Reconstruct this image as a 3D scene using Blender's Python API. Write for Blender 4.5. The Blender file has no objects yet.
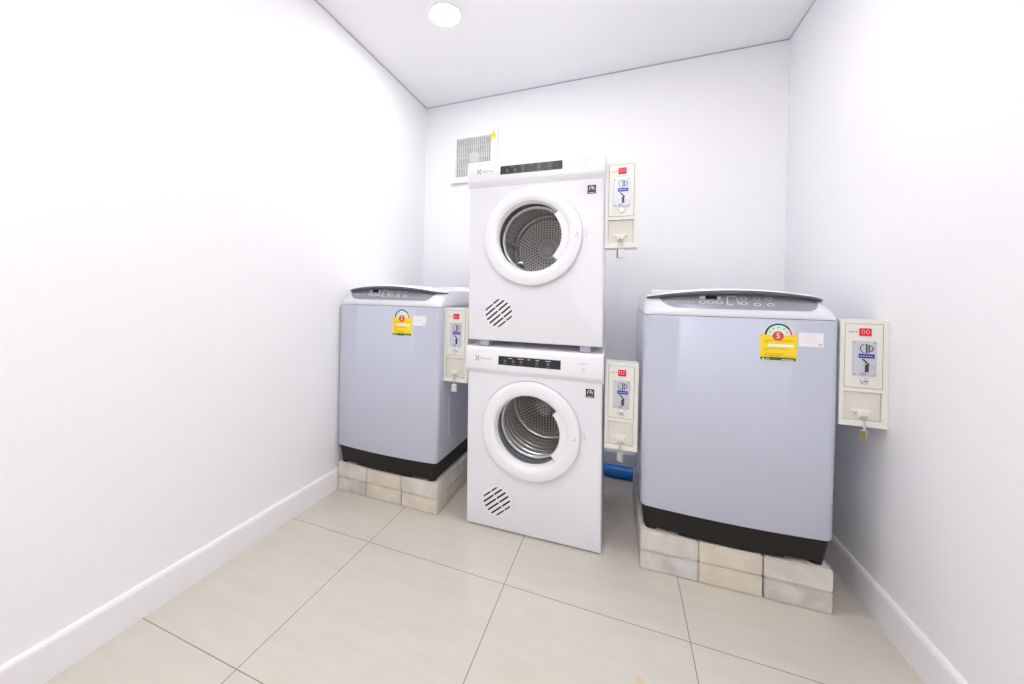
import bpy, bmesh, math, random
from mathutils import Vector, Matrix

scene = bpy.context.scene
C = scene.collection
PI = math.pi

# ------------------------------------------------------------------ camera
F_PX, CX, CY = 380.16, 470.82, 296.0
cam_data = bpy.data.cameras.new('camera')
cam_data.sensor_width = 36.0
cam_data.sensor_fit = 'HORIZONTAL'
cam_data.lens = F_PX / 1024 * 36.0
cam_data.shift_x = (512 - CX) / 1024
cam_data.shift_y = (CY - 342) / 1024
cam_data.clip_start = 0.02
cam = bpy.data.objects.new('camera', cam_data)
C.objects.link(cam)
yaw, roll = 0.37816, 0.021436
fwd = Vector((-math.sin(yaw), math.cos(yaw), 0))
right = Vector((math.cos(yaw), math.sin(yaw), 0))
up = Vector((0, 0, 1))
r2 = right * math.cos(roll) + up * math.sin(roll)
u2 = up * math.cos(roll) - right * math.sin(roll)
m = Matrix((r2, u2, -fwd)).transposed().to_4x4()
m.translation = Vector((1.29975, 0.0, 1.05854))
cam.matrix_world = m
scene.camera = cam

# ------------------------------------------------------------------ world, exposure
world = bpy.data.worlds.new('world')
scene.world = world
world.use_nodes = True
world.node_tree.nodes['Background'].inputs[0].default_value = (0.9, 0.95, 1.0, 1)
world.node_tree.nodes['Background'].inputs[1].default_value = 0.3
vs = scene.view_settings
vs.view_transform = 'Standard'
vs.look = 'None'
vs.gamma = 1.0
vs.use_curve_mapping = False
vs.exposure = 0.35
scene.cycles.use_denoising = True
scene.cycles.max_bounces = 14
scene.cycles.diffuse_bounces = 10
scene.cycles.glossy_bounces = 6
scene.cycles.transparent_max_bounces = 12
scene.cycles.sample_clamp_indirect = 8.0
CEIL_Z = 2.494
LAMP_SPOTS = [(0.431, 1.745), (1.33, 1.45), (0.70, 0.20), (1.50, -0.20), (0.70, -1.05), (1.50, -1.20)]  # first lamp is in view; the others are unseen, added to brighten the room
LAMP_STRENGTH = 108.0

# ------------------------------------------------------------------ materials
MATS = {}
def mat(name, col, rough=0.5, metal=0.0, spec=0.5, emit=None, estr=0.0, coat=0.0, bump=None, vary=None):
    if name in MATS: return MATS[name]
    M = bpy.data.materials.new(name)
    M.use_nodes = True
    nt = M.node_tree
    b = nt.nodes['Principled BSDF']
    b.inputs['Base Color'].default_value = (*col, 1)
    b.inputs['Roughness'].default_value = rough
    b.inputs['Metallic'].default_value = metal
    b.inputs['Specular IOR Level'].default_value = spec
    b.inputs['Coat Weight'].default_value = coat
    b.inputs['Coat Roughness'].default_value = 0.08
    if emit:
        b.inputs['Emission Color'].default_value = (*emit, 1)
        b.inputs['Emission Strength'].default_value = estr
    if bump or vary:
        tc = nt.nodes.new('ShaderNodeTexCoord')
        if vary:
            sc_, amt = vary
            nz = nt.nodes.new('ShaderNodeTexNoise')
            nz.inputs['Scale'].default_value = sc_
            nz.inputs['Detail'].default_value = 5
            nt.links.new(tc.outputs['Object'], nz.inputs['Vector'])
            mx = nt.nodes.new('ShaderNodeMix'); mx.data_type = 'RGBA'
            mx.inputs['A'].default_value = (*[c * (1 - amt) for c in col], 1)
            mx.inputs['B'].default_value = (*[min(1, c * (1 + amt)) for c in col], 1)
            nt.links.new(nz.outputs['Fac'], mx.inputs['Factor'])
            nt.links.new(mx.outputs['Result'], b.inputs['Base Color'])
        if bump:
            sc_, st = bump
            nz = nt.nodes.new('ShaderNodeTexNoise')
            nz.inputs['Scale'].default_value = sc_
            nz.inputs['Detail'].default_value = 4
            nt.links.new(tc.outputs['Object'], nz.inputs['Vector'])
            bp = nt.nodes.new('ShaderNodeBump')
            bp.inputs['Strength'].default_value = st
            bp.inputs['Distance'].default_value = 0.004
            nt.links.new(nz.outputs['Fac'], bp.inputs['Height'])
            nt.links.new(bp.outputs['Normal'], b.inputs['Normal'])
    MATS[name] = M
    return M

WALL = mat('white wall paint', (0.85, 0.848, 0.865), 0.6, spec=0.25, bump=(14, 0.05))
CEIL = mat('white ceiling paint', (0.87, 0.867, 0.885), 0.8, spec=0.15)
GAP = mat('painted ceiling shadow gap', (0.46, 0.46, 0.50), 0.8)
BASEB = mat('white gloss skirting', (0.84, 0.83, 0.85), 0.35)
ENAMEL = mat('white enamel', (0.80, 0.80, 0.835), 0.28, coat=0.3)
PLASTIC = mat('white plastic', (0.83, 0.83, 0.855), 0.3, coat=0.2)
SILVERBLUE = mat('silver blue painted steel', (0.52, 0.55, 0.65), 0.3, metal=0.0, coat=0.4)
WGREY = mat('pale grey plastic', (0.74, 0.74, 0.79), 0.3, coat=0.3)
LIDWHITE = mat('white lid plastic', (0.86, 0.86, 0.88), 0.25, coat=0.3)
LIDEDGE = mat('grey lid edge', (0.09, 0.093, 0.105), 0.4)
PANEL = mat('dark silver panel', (0.33, 0.33, 0.385), 0.3, metal=0.4)
BLACKP = mat('black plastic', (0.013, 0.010, 0.009), 0.5, spec=0.3)
BLACKG = mat('black gloss display', (0.02, 0.02, 0.022), 0.3, spec=0.35)
DARK = mat('dark cavity', (0.02, 0.02, 0.022), 0.6)
GASKET = mat('charcoal gasket', (0.075, 0.075, 0.085), 0.45)
LGASKET = mat('grey gasket', (0.20, 0.20, 0.225), 0.4)
STEEL = mat('galvanised drum steel', (0.72, 0.71, 0.69), 0.24, metal=0.8)
HUB = mat('drum hub', (0.76, 0.75, 0.72), 0.4, metal=0.15)
RIM = mat('polished drum rim', (0.55, 0.55, 0.56), 0.22, metal=0.6)
CHROME = mat('chrome', (0.75, 0.75, 0.76), 0.18, metal=1.0)
CREAM = mat('cream powder coat', (0.76, 0.755, 0.69), 0.42)
CREAMD = mat('cream recessed panel', (0.69, 0.68, 0.61), 0.45)
COINPL = mat('brushed coin plate', (0.58, 0.60, 0.66), 0.3, metal=0.35)
BLUEL = mat('blue label', (0.02, 0.03, 0.33), 0.4)
REDD = mat('red display', (0.50, 0.004, 0.04), 0.4, emit=(1, 0.01, 0.06), estr=0.12)
DIGIT = mat('lit digits', (1, 0.8, 0.8), 0.4, emit=(1, 0.8, 0.82), estr=0.35)
REDT = mat('red print', (0.66, 0.16, 0.19), 0.5)
INK = mat('dark ink', (0.05, 0.05, 0.055), 0.5)
GREYINK = mat('grey ink', (0.30, 0.30, 0.33), 0.5)
PALEINK = mat('pale grey ink and door shadow', (0.55, 0.55, 0.58), 0.5)
WHITEINK = mat('white print', (0.75, 0.75, 0.77), 0.4)
OLIVEINK = mat('dim print', (0.22, 0.21, 0.16), 0.4)
YELLOW = mat('yellow sticker', (0.90, 0.66, 0.01), 0.45)
GOLDINK = mat('ochre print', (0.50, 0.33, 0.01), 0.5)
ORANGEINK = mat('orange print', (0.85, 0.30, 0.01), 0.5)
GREEN = mat('dark green print', (0.005, 0.11, 0.04), 0.45)
TEAL = mat('teal print', (0.01, 0.12, 0.12), 0.45)
NAVY = mat('navy print', (0.01, 0.025, 0.10), 0.45)
REDL = mat('red emblem', (0.62, 0.07, 0.04), 0.45)
PALEGREEN = mat('pale green paper', (0.72, 0.80, 0.70), 0.5)
PAPER = mat('white paper', (0.84, 0.83, 0.85), 0.5)
PIPE = mat('blue pipe plastic', (0.008, 0.20, 0.72), 0.32)
SLAT = mat('fan grille plastic', (0.72, 0.73, 0.71), 0.4)
FANBACK = mat('fan housing grey', (0.20, 0.21, 0.21), 0.5)
FANBLADE = mat('fan blade grey', (0.36, 0.38, 0.38), 0.45)
FANHUB = mat('fan hub', (0.72, 0.74, 0.68), 0.45)
BRASS_SHADE = mat('brass and padlock shade', (0.27, 0.22, 0.12), 0.35, metal=0.6)
PAD = mat('lavender grey rubber', (0.42, 0.42, 0.50), 0.5)
LAMPM = mat('lamp diffuser', (1, 1, 1), 0.5, emit=(1.0, 0.985, 0.995), estr=LAMP_STRENGTH)
ROOMLAMP = LAMPM

def glass_mat():
    M = bpy.data.materials.new('door glass'); M.use_nodes = True
    nt = M.node_tree; nt.nodes.clear()
    o = nt.nodes.new('ShaderNodeOutputMaterial')
    mx = nt.nodes.new('ShaderNodeMixShader')
    t = nt.nodes.new('ShaderNodeBsdfTransparent'); t.inputs[0].default_value = (0.98, 0.98, 0.98, 1)
    g = nt.nodes.new('ShaderNodeBsdfGlossy'); g.inputs['Roughness'].default_value = 0.03
    fr = nt.nodes.new('ShaderNodeFresnel'); fr.inputs[0].default_value = 1.35
    nt.links.new(fr.outputs[0], mx.inputs[0]); nt.links.new(t.outputs[0], mx.inputs[1]); nt.links.new(g.outputs[0], mx.inputs[2])
    nt.links.new(mx.outputs[0], o.inputs[0])
    return M
GLASS = glass_mat()

def floor_mat():
    M = bpy.data.materials.new('ivory floor tiles'); M.use_nodes = True
    nt = M.node_tree; N = nt.nodes; L = nt.links
    b = N['Principled BSDF']
    tc = N.new('ShaderNodeTexCoord')
    sep = N.new('ShaderNodeSeparateXYZ'); L.new(tc.outputs['Object'], sep.inputs[0])
    def math_(op, a, b_=None):
        n = N.new('ShaderNodeMath'); n.operation = op
        for k, v in enumerate((a, b_)):
            if v is None: continue
            if isinstance(v, (int, float)): n.inputs[k].default_value = v
            else: L.new(v, n.inputs[k])
        return n.outputs[0]
    def line(sock, off, half):
        s = math_('SUBTRACT', sock, off); s = math_('DIVIDE', s, 0.6); s = math_('FRACT', math_('ADD', s, 100.5))
        s = math_('ABSOLUTE', math_('SUBTRACT', s, 0.5)); s = math_('MULTIPLY', s, 0.6)
        return math_('LESS_THAN', s, half)
    g = math_('MAXIMUM', line(sep.outputs[0], 0.3184, 0.0014), line(sep.outputs[1], 1.355, 0.0014))
    mp = N.new('ShaderNodeMapping'); mp.inputs['Scale'].default_value = (2.5, 9, 1); mp.inputs['Rotation'].default_value = (0, 0, 0.06)
    L.new(tc.outputs['Object'], mp.inputs[0])
    nz = N.new('ShaderNodeTexNoise'); nz.inputs['Scale'].default_value = 2.2; nz.inputs['Detail'].default_value = 6
    L.new(mp.outputs[0], nz.inputs['Vector'])
    mx = N.new('ShaderNodeMix'); mx.data_type = 'RGBA'
    mx.inputs['A'].default_value = (0.54, 0.505, 0.435, 1); mx.inputs['B'].default_value = (0.63, 0.595, 0.52, 1)
    L.new(nz.outputs['Fac'], mx.inputs['Factor'])
    # one small yellowish stain near the right tile row
    d = N.new('ShaderNodeVectorMath'); d.operation = 'DISTANCE'; d.inputs[1].default_value = (1.368, 1.163, 0)
    L.new(tc.outputs['Object'], d.inputs[0])
    nz2 = N.new('ShaderNodeTexNoise'); nz2.inputs['Scale'].default_value = 60
    L.new(tc.outputs['Object'], nz2.inputs['Vector'])
    dd = math_('ADD', d.outputs['Value'], math_('MULTIPLY', nz2.outputs['Fac'], 0.02))
    mr = N.new('ShaderNodeMapRange'); mr.inputs[1].default_value = 0.016; mr.inputs[2].default_value = 0.028; mr.inputs[3].default_value = 0.55; mr.inputs[4].default_value = 0.0
    L.new(dd, mr.inputs[0])
    ms = N.new('ShaderNodeMix'); ms.data_type = 'RGBA'; ms.inputs['B'].default_value = (0.62, 0.42, 0.16, 1)
    L.new(mr.outputs[0], ms.inputs['Factor']); L.new(mx.outputs['Result'], ms.inputs['A'])
    mg = N.new('ShaderNodeMix'); mg.data_type = 'RGBA'; mg.inputs['B'].default_value = (0.24, 0.21, 0.17, 1)
    L.new(g, mg.inputs['Factor']); L.new(ms.outputs['Result'], mg.inputs['A'])
    L.new(mg.outputs['Result'], b.inputs['Base Color'])
    b.inputs['Roughness'].default_value = 0.22
    b.inputs['Specular IOR Level'].default_value = 0.45
    return M
FLOORM = floor_mat()

def block_mat(name, a, c):
    M = bpy.data.materials.new(name); M.use_nodes = True
    nt = M.node_tree; N = nt.nodes; L = nt.links
    b = N['Principled BSDF']; b.inputs['Roughness'].default_value = 0.9; b.inputs['Specular IOR Level'].default_value = 0.15
    tc = N.new('ShaderNodeTexCoord')
    oi = N.new('ShaderNodeObjectInfo')
    ad = N.new('ShaderNodeVectorMath'); ad.operation = 'ADD'
    cmb = N.new('ShaderNodeCombineXYZ'); ml = N.new('ShaderNodeMath'); ml.operation = 'MULTIPLY'; ml.inputs[1].default_value = 37.0
    L.new(oi.outputs['Random'], ml.inputs[0])
    for k in range(3): L.new(ml.outputs[0], cmb.inputs[k])
    L.new(tc.outputs['Object'], ad.inputs[0]); L.new(cmb.outputs[0], ad.inputs[1])
    n1 = N.new('ShaderNodeTexNoise'); n1.inputs['Scale'].default_value = 14; n1.inputs['Detail'].default_value = 6
    L.new(ad.outputs[0], n1.inputs['Vector'])
    cr = N.new('ShaderNodeValToRGB'); cr.color_ramp.elements[0].position = 0.4; cr.color_ramp.elements[1].position = 0.62
    cr.color_ramp.elements[0].color = (*a, 1); cr.color_ramp.elements[1].color = (*c, 1)
    L.new(n1.outputs['Fac'], cr.inputs[0]); L.new(cr.outputs[0], b.inputs['Base Color'])
    n2 = N.new('ShaderNodeTexNoise'); n2.inputs['Scale'].default_value = 160; n2.inputs['Detail'].default_value = 3
    L.new(ad.outputs[0], n2.inputs['Vector'])
    bp = N.new('ShaderNodeBump'); bp.inputs['Strength'].default_value = 0.5; bp.inputs['Distance'].default_value = 0.003
    L.new(n2.outputs['Fac'], bp.inputs['Height']); L.new(bp.outputs[0], b.inputs['Normal'])
    return M
BLOCKW = block_mat('grey white aerated concrete', (0.61, 0.57, 0.51), (0.70, 0.675, 0.64))
BLOCKC = block_mat('cream aerated concrete', (0.64, 0.58, 0.485), (0.70, 0.645, 0.55))
BLOCKG = block_mat('cement stained concrete', (0.54, 0.505, 0.45), (0.66, 0.645, 0.63))

def perforated_mat(col, metal):
    """steel plate with rings of small round holes, laid out around the plate's own centre"""
    M = bpy.data.materials.new('perforated drum plate'); M.use_nodes = True
    nt = M.node_tree; N = nt.nodes; L = nt.links
    b = N['Principled BSDF']; b.inputs['Metallic'].default_value = metal; b.inputs['Roughness'].default_value = 0.4
    tc = N.new('ShaderNodeTexCoord'); sp = N.new('ShaderNodeSeparateXYZ'); L.new(tc.outputs['Object'], sp.inputs[0])
    def mt(op, a, c=None):
        n = N.new('ShaderNodeMath'); n.operation = op
        for k, v in enumerate((a, c)):
            if v is None: continue
            if isinstance(v, (int, float)): n.inputs[k].default_value = v
            else: L.new(v, n.inputs[k])
        return n.outputs[0]
    P = 0.0142
    x, z = sp.outputs[0], sp.outputs[2]
    r = mt('SQRT', mt('ADD', mt('MULTIPLY', x, x), mt('MULTIPLY', z, z)))
    q = mt('DIVIDE', r, P); i = mt('FLOOR', q)
    dr = mt('MULTIPLY', mt('SUBTRACT', mt('SUBTRACT', q, i), 0.5), P)
    n_ = mt('MULTIPLY', i, 6.0)
    th = mt('DIVIDE', mt('ARCTAN2', z, x), 2 * math.pi)
    u = mt('FRACT', mt('ADD', mt('ADD', mt('MULTIPLY', th, n_), mt('MULTIPLY', i, 0.5)), 1000.0))
    du = mt('MULTIPLY', mt('DIVIDE', mt('SUBTRACT', u, 0.5), mt('MAXIMUM', n_, 1.0)), mt('MULTIPLY', r, 2 * math.pi))
    d = mt('SQRT', mt('ADD', mt('MULTIPLY', dr, dr), mt('MULTIPLY', du, du)))
    hole = mt('LESS_THAN', d, 0.0042)
    mx = N.new('ShaderNodeMix'); mx.data_type = 'RGBA'; mx.inputs['A'].default_value = (*col, 1); mx.inputs['B'].default_value = (0.03, 0.03, 0.03, 1)
    L.new(hole, mx.inputs['Factor']); L.new(mx.outputs['Result'], b.inputs['Base Color'])
    return M
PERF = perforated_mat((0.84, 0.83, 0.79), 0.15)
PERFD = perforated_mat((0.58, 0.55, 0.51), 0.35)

# ------------------------------------------------------------------ mesh helpers
def thing(name, label, cat, loc=(0, 0, 0), rz=0.0, group=None):
    o = bpy.data.objects.new(name, None); C.objects.link(o)
    o.empty_display_size = 0.05
    o.location = loc; o.rotation_euler = (0, 0, rz)
    o['label'] = label; o['category'] = cat
    if group: o['group'] = group
    return o

def tag(o, label, cat, group=None):
    o['label'] = label; o['category'] = cat
    if group: o['group'] = group
    return o

def obj(name, bm, mats, parent=None, smooth=None, bevel=None, shear=0.0):
    me = bpy.data.meshes.new(name)
    if shear:
        for v in bm.verts: v.co.x -= shear * v.co.z
    bmesh.ops.recalc_face_normals(bm, faces=bm.faces)
    bm.to_mesh(me); bm.free()
    if not isinstance(mats, (list, tuple)): mats = [mats]
    for m_ in mats: me.materials.append(m_)
    o = bpy.data.objects.new(name, me); C.objects.link(o)
    if parent: o.parent = parent
    if bevel:
        md = o.modifiers.new('bevel', 'BEVEL'); md.width = bevel; md.segments = 2; md.limit_method = 'ANGLE'; md.angle_limit = 0.7
    if smooth is not None:
        me.polygons.foreach_set('use_smooth', [True] * len(me.polygons))
        me.set_sharp_from_angle(angle=smooth)
    return o

def struct(name, bm, mats, bevel=None):
    o = obj(name, bm, mats, bevel=bevel); o['kind'] = 'structure'; return o

def box(bm, x0, x1, y0, y1, z0, z1, mi=0):
    vs_ = [bm.verts.new((x, y, z)) for z in (z0, z1) for y in (y0, y1) for x in (x0, x1)]
    for f in ((0, 2, 3, 1), (4, 5, 7, 6), (0, 1, 5, 4), (1, 3, 7, 5), (3, 2, 6, 7), (2, 0, 4, 6)):
        fc = bm.faces.new([vs_[i] for i in f]); fc.material_index = mi

def boxbm(*a):
    bm = bmesh.new(); box(bm, *a); return bm

def prism(bm, pts, z0, z1, mi=0):
    a = [bm.verts.new((p[0], p[1], z0)) for p in pts]; b = [bm.verts.new((p[0], p[1], z1)) for p in pts]
    n = len(pts)
    bm.faces.new(a[::-1]).material_index = mi; bm.faces.new(b).material_index = mi
    for i in range(n): bm.faces.new((a[i], a[(i + 1) % n], b[(i + 1) % n], b[i])).material_index = mi

def plate(bm, pts, y0, y1, yf=None, mi=0):
    """polygon in x,z given thickness along y (y0 front, y1 back); yf(x,z) adds a surface offset"""
    g = yf if yf else (lambda x, z: 0.0)
    a = [bm.verts.new((p[0], y0 + g(*p), p[1])) for p in pts]; b = [bm.verts.new((p[0], y1 + g(*p), p[1])) for p in pts]
    n = len(pts)
    bm.faces.new(a).material_index = mi; bm.faces.new(b[::-1]).material_index = mi
    for i in range(n): bm.faces.new((a[i], b[i], b[(i + 1) % n], a[(i + 1) % n])).material_index = mi

def rect(x0, x1, z0, z1): return [(x0, z0), (x1, z0), (x1, z1), (x0, z1)]
def strip_rect(bm, x0, x1, z0, z1, y0, y1, yf=None, n=8, mi=0):
    for i in range(n):
        a = x0 + (x1 - x0) * i / n; b = x0 + (x1 - x0) * (i + 1) / n
        plate(bm, rect(a, b, z0, z1), y0, y1, yf, mi)

def circ(cx, cz, r, n=32, a0=0.0, a1=2 * PI, closed=True):
    k = n if closed else n + 1
    return [(cx + r * math.cos(a0 + (a1 - a0) * i / n), cz + r * math.sin(a0 + (a1 - a0) * i / n)) for i in range(k)]

def arc_band(bm, cx, cz, r0, r1, a0, a1, y0, y1, yf=None, n=12, mi=0):
    for i in range(n):
        t0 = a0 + (a1 - a0) * i / n; t1 = a0 + (a1 - a0) * (i + 1) / n
        plate(bm, [(cx + r * math.cos(t), cz + r * math.sin(t)) for r, t in ((r0, t0), (r1, t0), (r1, t1), (r0, t1))], y0, y1, yf, mi)

def lathe(bm, prof, cx, cz, n=64, a0=0.0, a1=2 * PI, closed_ring=True, mi=0, close_prof=False):
    """revolve (r, y) profile about the y axis through cx, cz"""
    full = abs((a1 - a0) - 2 * PI) < 1e-6
    k = n if full else n + 1
    rows = []
    for i in range(k):
        t = a0 + (a1 - a0) * i / n
        rows.append([bm.verts.new((cx + r * math.cos(t), y, cz + r * math.sin(t))) for r, y in prof])
    P = len(prof)
    for i in range(n if full else n):
        A = rows[i]; B = rows[(i + 1) % k] if full else rows[i + 1]
        for j in range(P if close_prof else P - 1):
            j2 = (j + 1) % P
            bm.faces.new((A[j], A[j2], B[j2], B[j])).material_index = mi
    if not full and close_prof:
        bm.faces.new(rows[0]).material_index = mi; bm.faces.new(rows[-1][::-1]).material_index = mi

def cyl(bm, p0, p1, r, n=24, mi=0, caps=True):
    p0 = Vector(p0); p1 = Vector(p1); d = (p1 - p0).normalized()
    a = d.orthogonal().normalized(); b = d.cross(a)
    A = [bm.verts.new(p0 + r * (a * math.cos(2 * PI * i / n) + b * math.sin(2 * PI * i / n))) for i in range(n)]
    B = [bm.verts.new(p1 + r * (a * math.cos(2 * PI * i / n) + b * math.sin(2 * PI * i / n))) for i in range(n)]
    for i in range(n): bm.faces.new((A[i], A[(i + 1) % n], B[(i + 1) % n], B[i])).material_index = mi
    if caps: bm.faces.new(A[::-1]).material_index = mi; bm.faces.new(B).material_index = mi

def tube(bm, pts, r, n=10, mi=0):
    pts = [Vector(p) for p in pts]; rows = []
    ref = None
    for i, p in enumerate(pts):
        d = (pts[min(i + 1, len(pts) - 1)] - pts[max(i - 1, 0)]).normalized()
        a = d.orthogonal().normalized() if ref is None else (ref - d * ref.dot(d)).normalized()
        ref = a; b = d.cross(a)
        rows.append([bm.verts.new(p + r * (a * math.cos(2 * PI * k / n) + b * math.sin(2 * PI * k / n))) for k in range(n)])
    for i in range(len(rows) - 1):
        for k in range(n): bm.faces.new((rows[i][k], rows[i][(k + 1) % n], rows[i + 1][(k + 1) % n], rows[i + 1][k])).material_index = mi
    bm.faces.new(rows[0][::-1]).material_index = mi; bm.faces.new(rows[-1]).material_index = mi

def loft(bm, rings, mi=0, cap0=True, cap1=True):
    R = [[bm.verts.new(p) for p in ring] for ring in rings]
    n = len(R[0])
    for i in range(len(R) - 1):
        for k in range(n): bm.faces.new((R[i][k], R[i][(k + 1) % n], R[i + 1][(k + 1) % n], R[i + 1][k])).material_index = mi
    if cap0: bm.faces.new(R[0][::-1]).material_index = mi
    if cap1: bm.faces.new(R[-1]).material_index = mi

def text_bm(body, size, x, z, y, thick=0.0006, align='LEFT', yf=None, sx=1.0):
    """lettering in the x,z plane facing -y as mesh geometry"""
    cu = bpy.data.curves.new('t', 'FONT'); cu.body = body; cu.size = size; cu.align_x = align; cu.align_y = 'CENTER'
    cu.resolution_u = 2
    to = bpy.data.objects.new('t', cu); C.objects.link(to)
    dg = bpy.context.evaluated_depsgraph_get(); dg.update()
    me = bpy.data.meshes.new_from_object(to.evaluated_get(dg))
    bm = bmesh.new(); bm.from_mesh(me)
    r_ = bmesh.ops.extrude_face_region(bm, geom=bm.faces[:])
    for v in [g for g in r_['geom'] if isinstance(g, bmesh.types.BMVert)]: v.co.z -= thick
    for v in bm.verts:
        px, pz = x + v.co.x * sx, z + v.co.y
        v.co = Vector((px, y - v.co.z + (yf(px, pz) if yf else 0), pz))
    bpy.data.objects.remove(to); bpy.data.curves.remove(cu); bpy.data.meshes.remove(me)
    return bm

# ------------------------------------------------------------------ room
LX = lambda y: -0.126 + 0.0025 * (y - 1)          # left wall face
RX = lambda y: 2.126 - 0.004 * (y - 1)            # right wall face
BY = lambda x: 2.576 - 0.0131 * x                 # back wall face
FY = -1.6
T = 0.12
bm = bmesh.new(); prism(bm, [(-0.4, FY - T), (2.4, FY - T), (2.4, 2.8), (-0.4, 2.8)], -0.08, 0.0)
struct('floor', bm, FLOORM)
bm = bmesh.new(); prism(bm, [(-0.4, FY - T), (2.4, FY - T), (2.4, 2.8), (-0.4, 2.8)], CEIL_Z, CEIL_Z + 0.08)
struct('ceiling', bm, CEIL)
bm = bmesh.new(); prism(bm, [(LX(FY) - T, FY), (LX(FY), FY), (LX(2.577), 2.577), (LX(2.577) - T, 2.577)], 0, CEIL_Z); struct('wall_left', bm, WALL)
bm = bmesh.new(); prism(bm, [(RX(FY), FY), (RX(FY) + T, FY), (RX(2.55) + T, 2.548), (RX(2.55), 2.548)], 0, CEIL_Z); struct('wall_right', bm, WALL)
bm = bmesh.new(); prism(bm, [(-0.25, BY(-0.25)), (2.25, BY(2.25)), (2.25, BY(2.25) + T), (-0.25, BY(-0.25) + T)], 0, CEIL_Z); struct('wall_back', bm, WALL)
bm = bmesh.new(); prism(bm, [(-0.3, FY - T), (2.3, FY - T), (2.3, FY), (-0.3, FY)], 0, CEIL_Z); struct('wall_front', bm, WALL)
BH, BT = 0.108, 0.014
def skirting(name, a, b, n, h):
    # profile with a rounded top edge, run from a to b, n = direction into the room
    bm = bmesh.new()
    prof = [(0, 0), (BT, 0), (BT, h - 0.012), (BT - 0.002, h - 0.005), (BT - 0.006, h), (0, h)]
    A = [bm.verts.new((a[0] + n[0] * d, a[1] + n[1] * d, z)) for d, z in prof]
    B = [bm.verts.new((b[0] + n[0] * d, b[1] + n[1] * d, z)) for d, z in prof]
    k = len(prof)
    for i in range(k): bm.faces.new((A[i], A[(i + 1) % k], B[(i + 1) % k], B[i]))
    bm.faces.new(A[::-1]); bm.faces.new(B)
    struct(name, bm, BASEB)
skirting('baseboard_left', (LX(FY), FY), (LX(2.575), 2.575), (1, 0), 0.108)
skirting('baseboard_right', (RX(FY), FY), (RX(2.546), 2.546), (-1, 0), 0.116)
skirting('baseboard_back', (LX(2.57), BY(LX(2.57))), (RX(2.55), BY(RX(2.55))), (0, -1), 0.11)
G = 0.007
def gap(name, a, b, n, h=G):  # grey strip painting the dark shadow gap where wall meets ceiling
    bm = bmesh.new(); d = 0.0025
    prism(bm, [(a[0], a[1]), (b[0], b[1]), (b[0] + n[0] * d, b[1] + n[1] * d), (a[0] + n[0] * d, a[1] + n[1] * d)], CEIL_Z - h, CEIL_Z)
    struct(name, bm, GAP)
gap('shadow_gap_1', (LX(FY), FY), (LX(2.575), 2.575), (1, 0))
gap('shadow_gap_2', (RX(FY), FY), (RX(2.546), 2.546), (-1, 0))
gap('shadow_gap_3', (LX(2.57), BY(LX(2.57))), (RX(2.55), BY(RX(2.55))), (0, -1))

# ------------------------------------------------------------------ downlights (one seen lamp, five unseen ones added as fill)
def downlight(x, y, label):
    t = thing('seen_or_added_downlight', label, 'ceiling light', (x, y, CEIL_Z), 0, 'round recessed downlights')
    bm = bmesh.new()
    def lz(prof, n=48):
        rows = [[bm.verts.new((r * math.cos(2 * PI * i / n), r * math.sin(2 * PI * i / n), z)) for r, z in prof] for i in range(n)]
        for i in range(n):
            for j in range(len(prof) - 1): bm.faces.new((rows[i][j], rows[i][j + 1], rows[(i + 1) % n][j + 1], rows[(i + 1) % n][j]))
    lz([(0.086, 0.0), (0.085, -0.004), (0.078, -0.006), (0.071, -0.003), (0.071, 0.0)])
    obj('trim_ring', bm, CEIL, t, smooth=0.6)
    bm = bmesh.new(); cyl(bm, (0, 0, -0.001), (0, 0, -0.004), 0.0715, 48)
    obj('diffuser', bm, LAMPM, t)
for i, (x, y) in enumerate(LAMP_SPOTS):
    downlight(x, y, ['round white downlight glowing in the ceiling at upper left', 'unseen fill downlight added in front of the right washing machine', 'unseen fill downlight added near the left wall, mid room', 'unseen fill downlight added near the right wall, mid room', 'unseen fill downlight added near the left wall, by the front wall', 'unseen fill downlight added near the right wall, by the front wall'][i])

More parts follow.
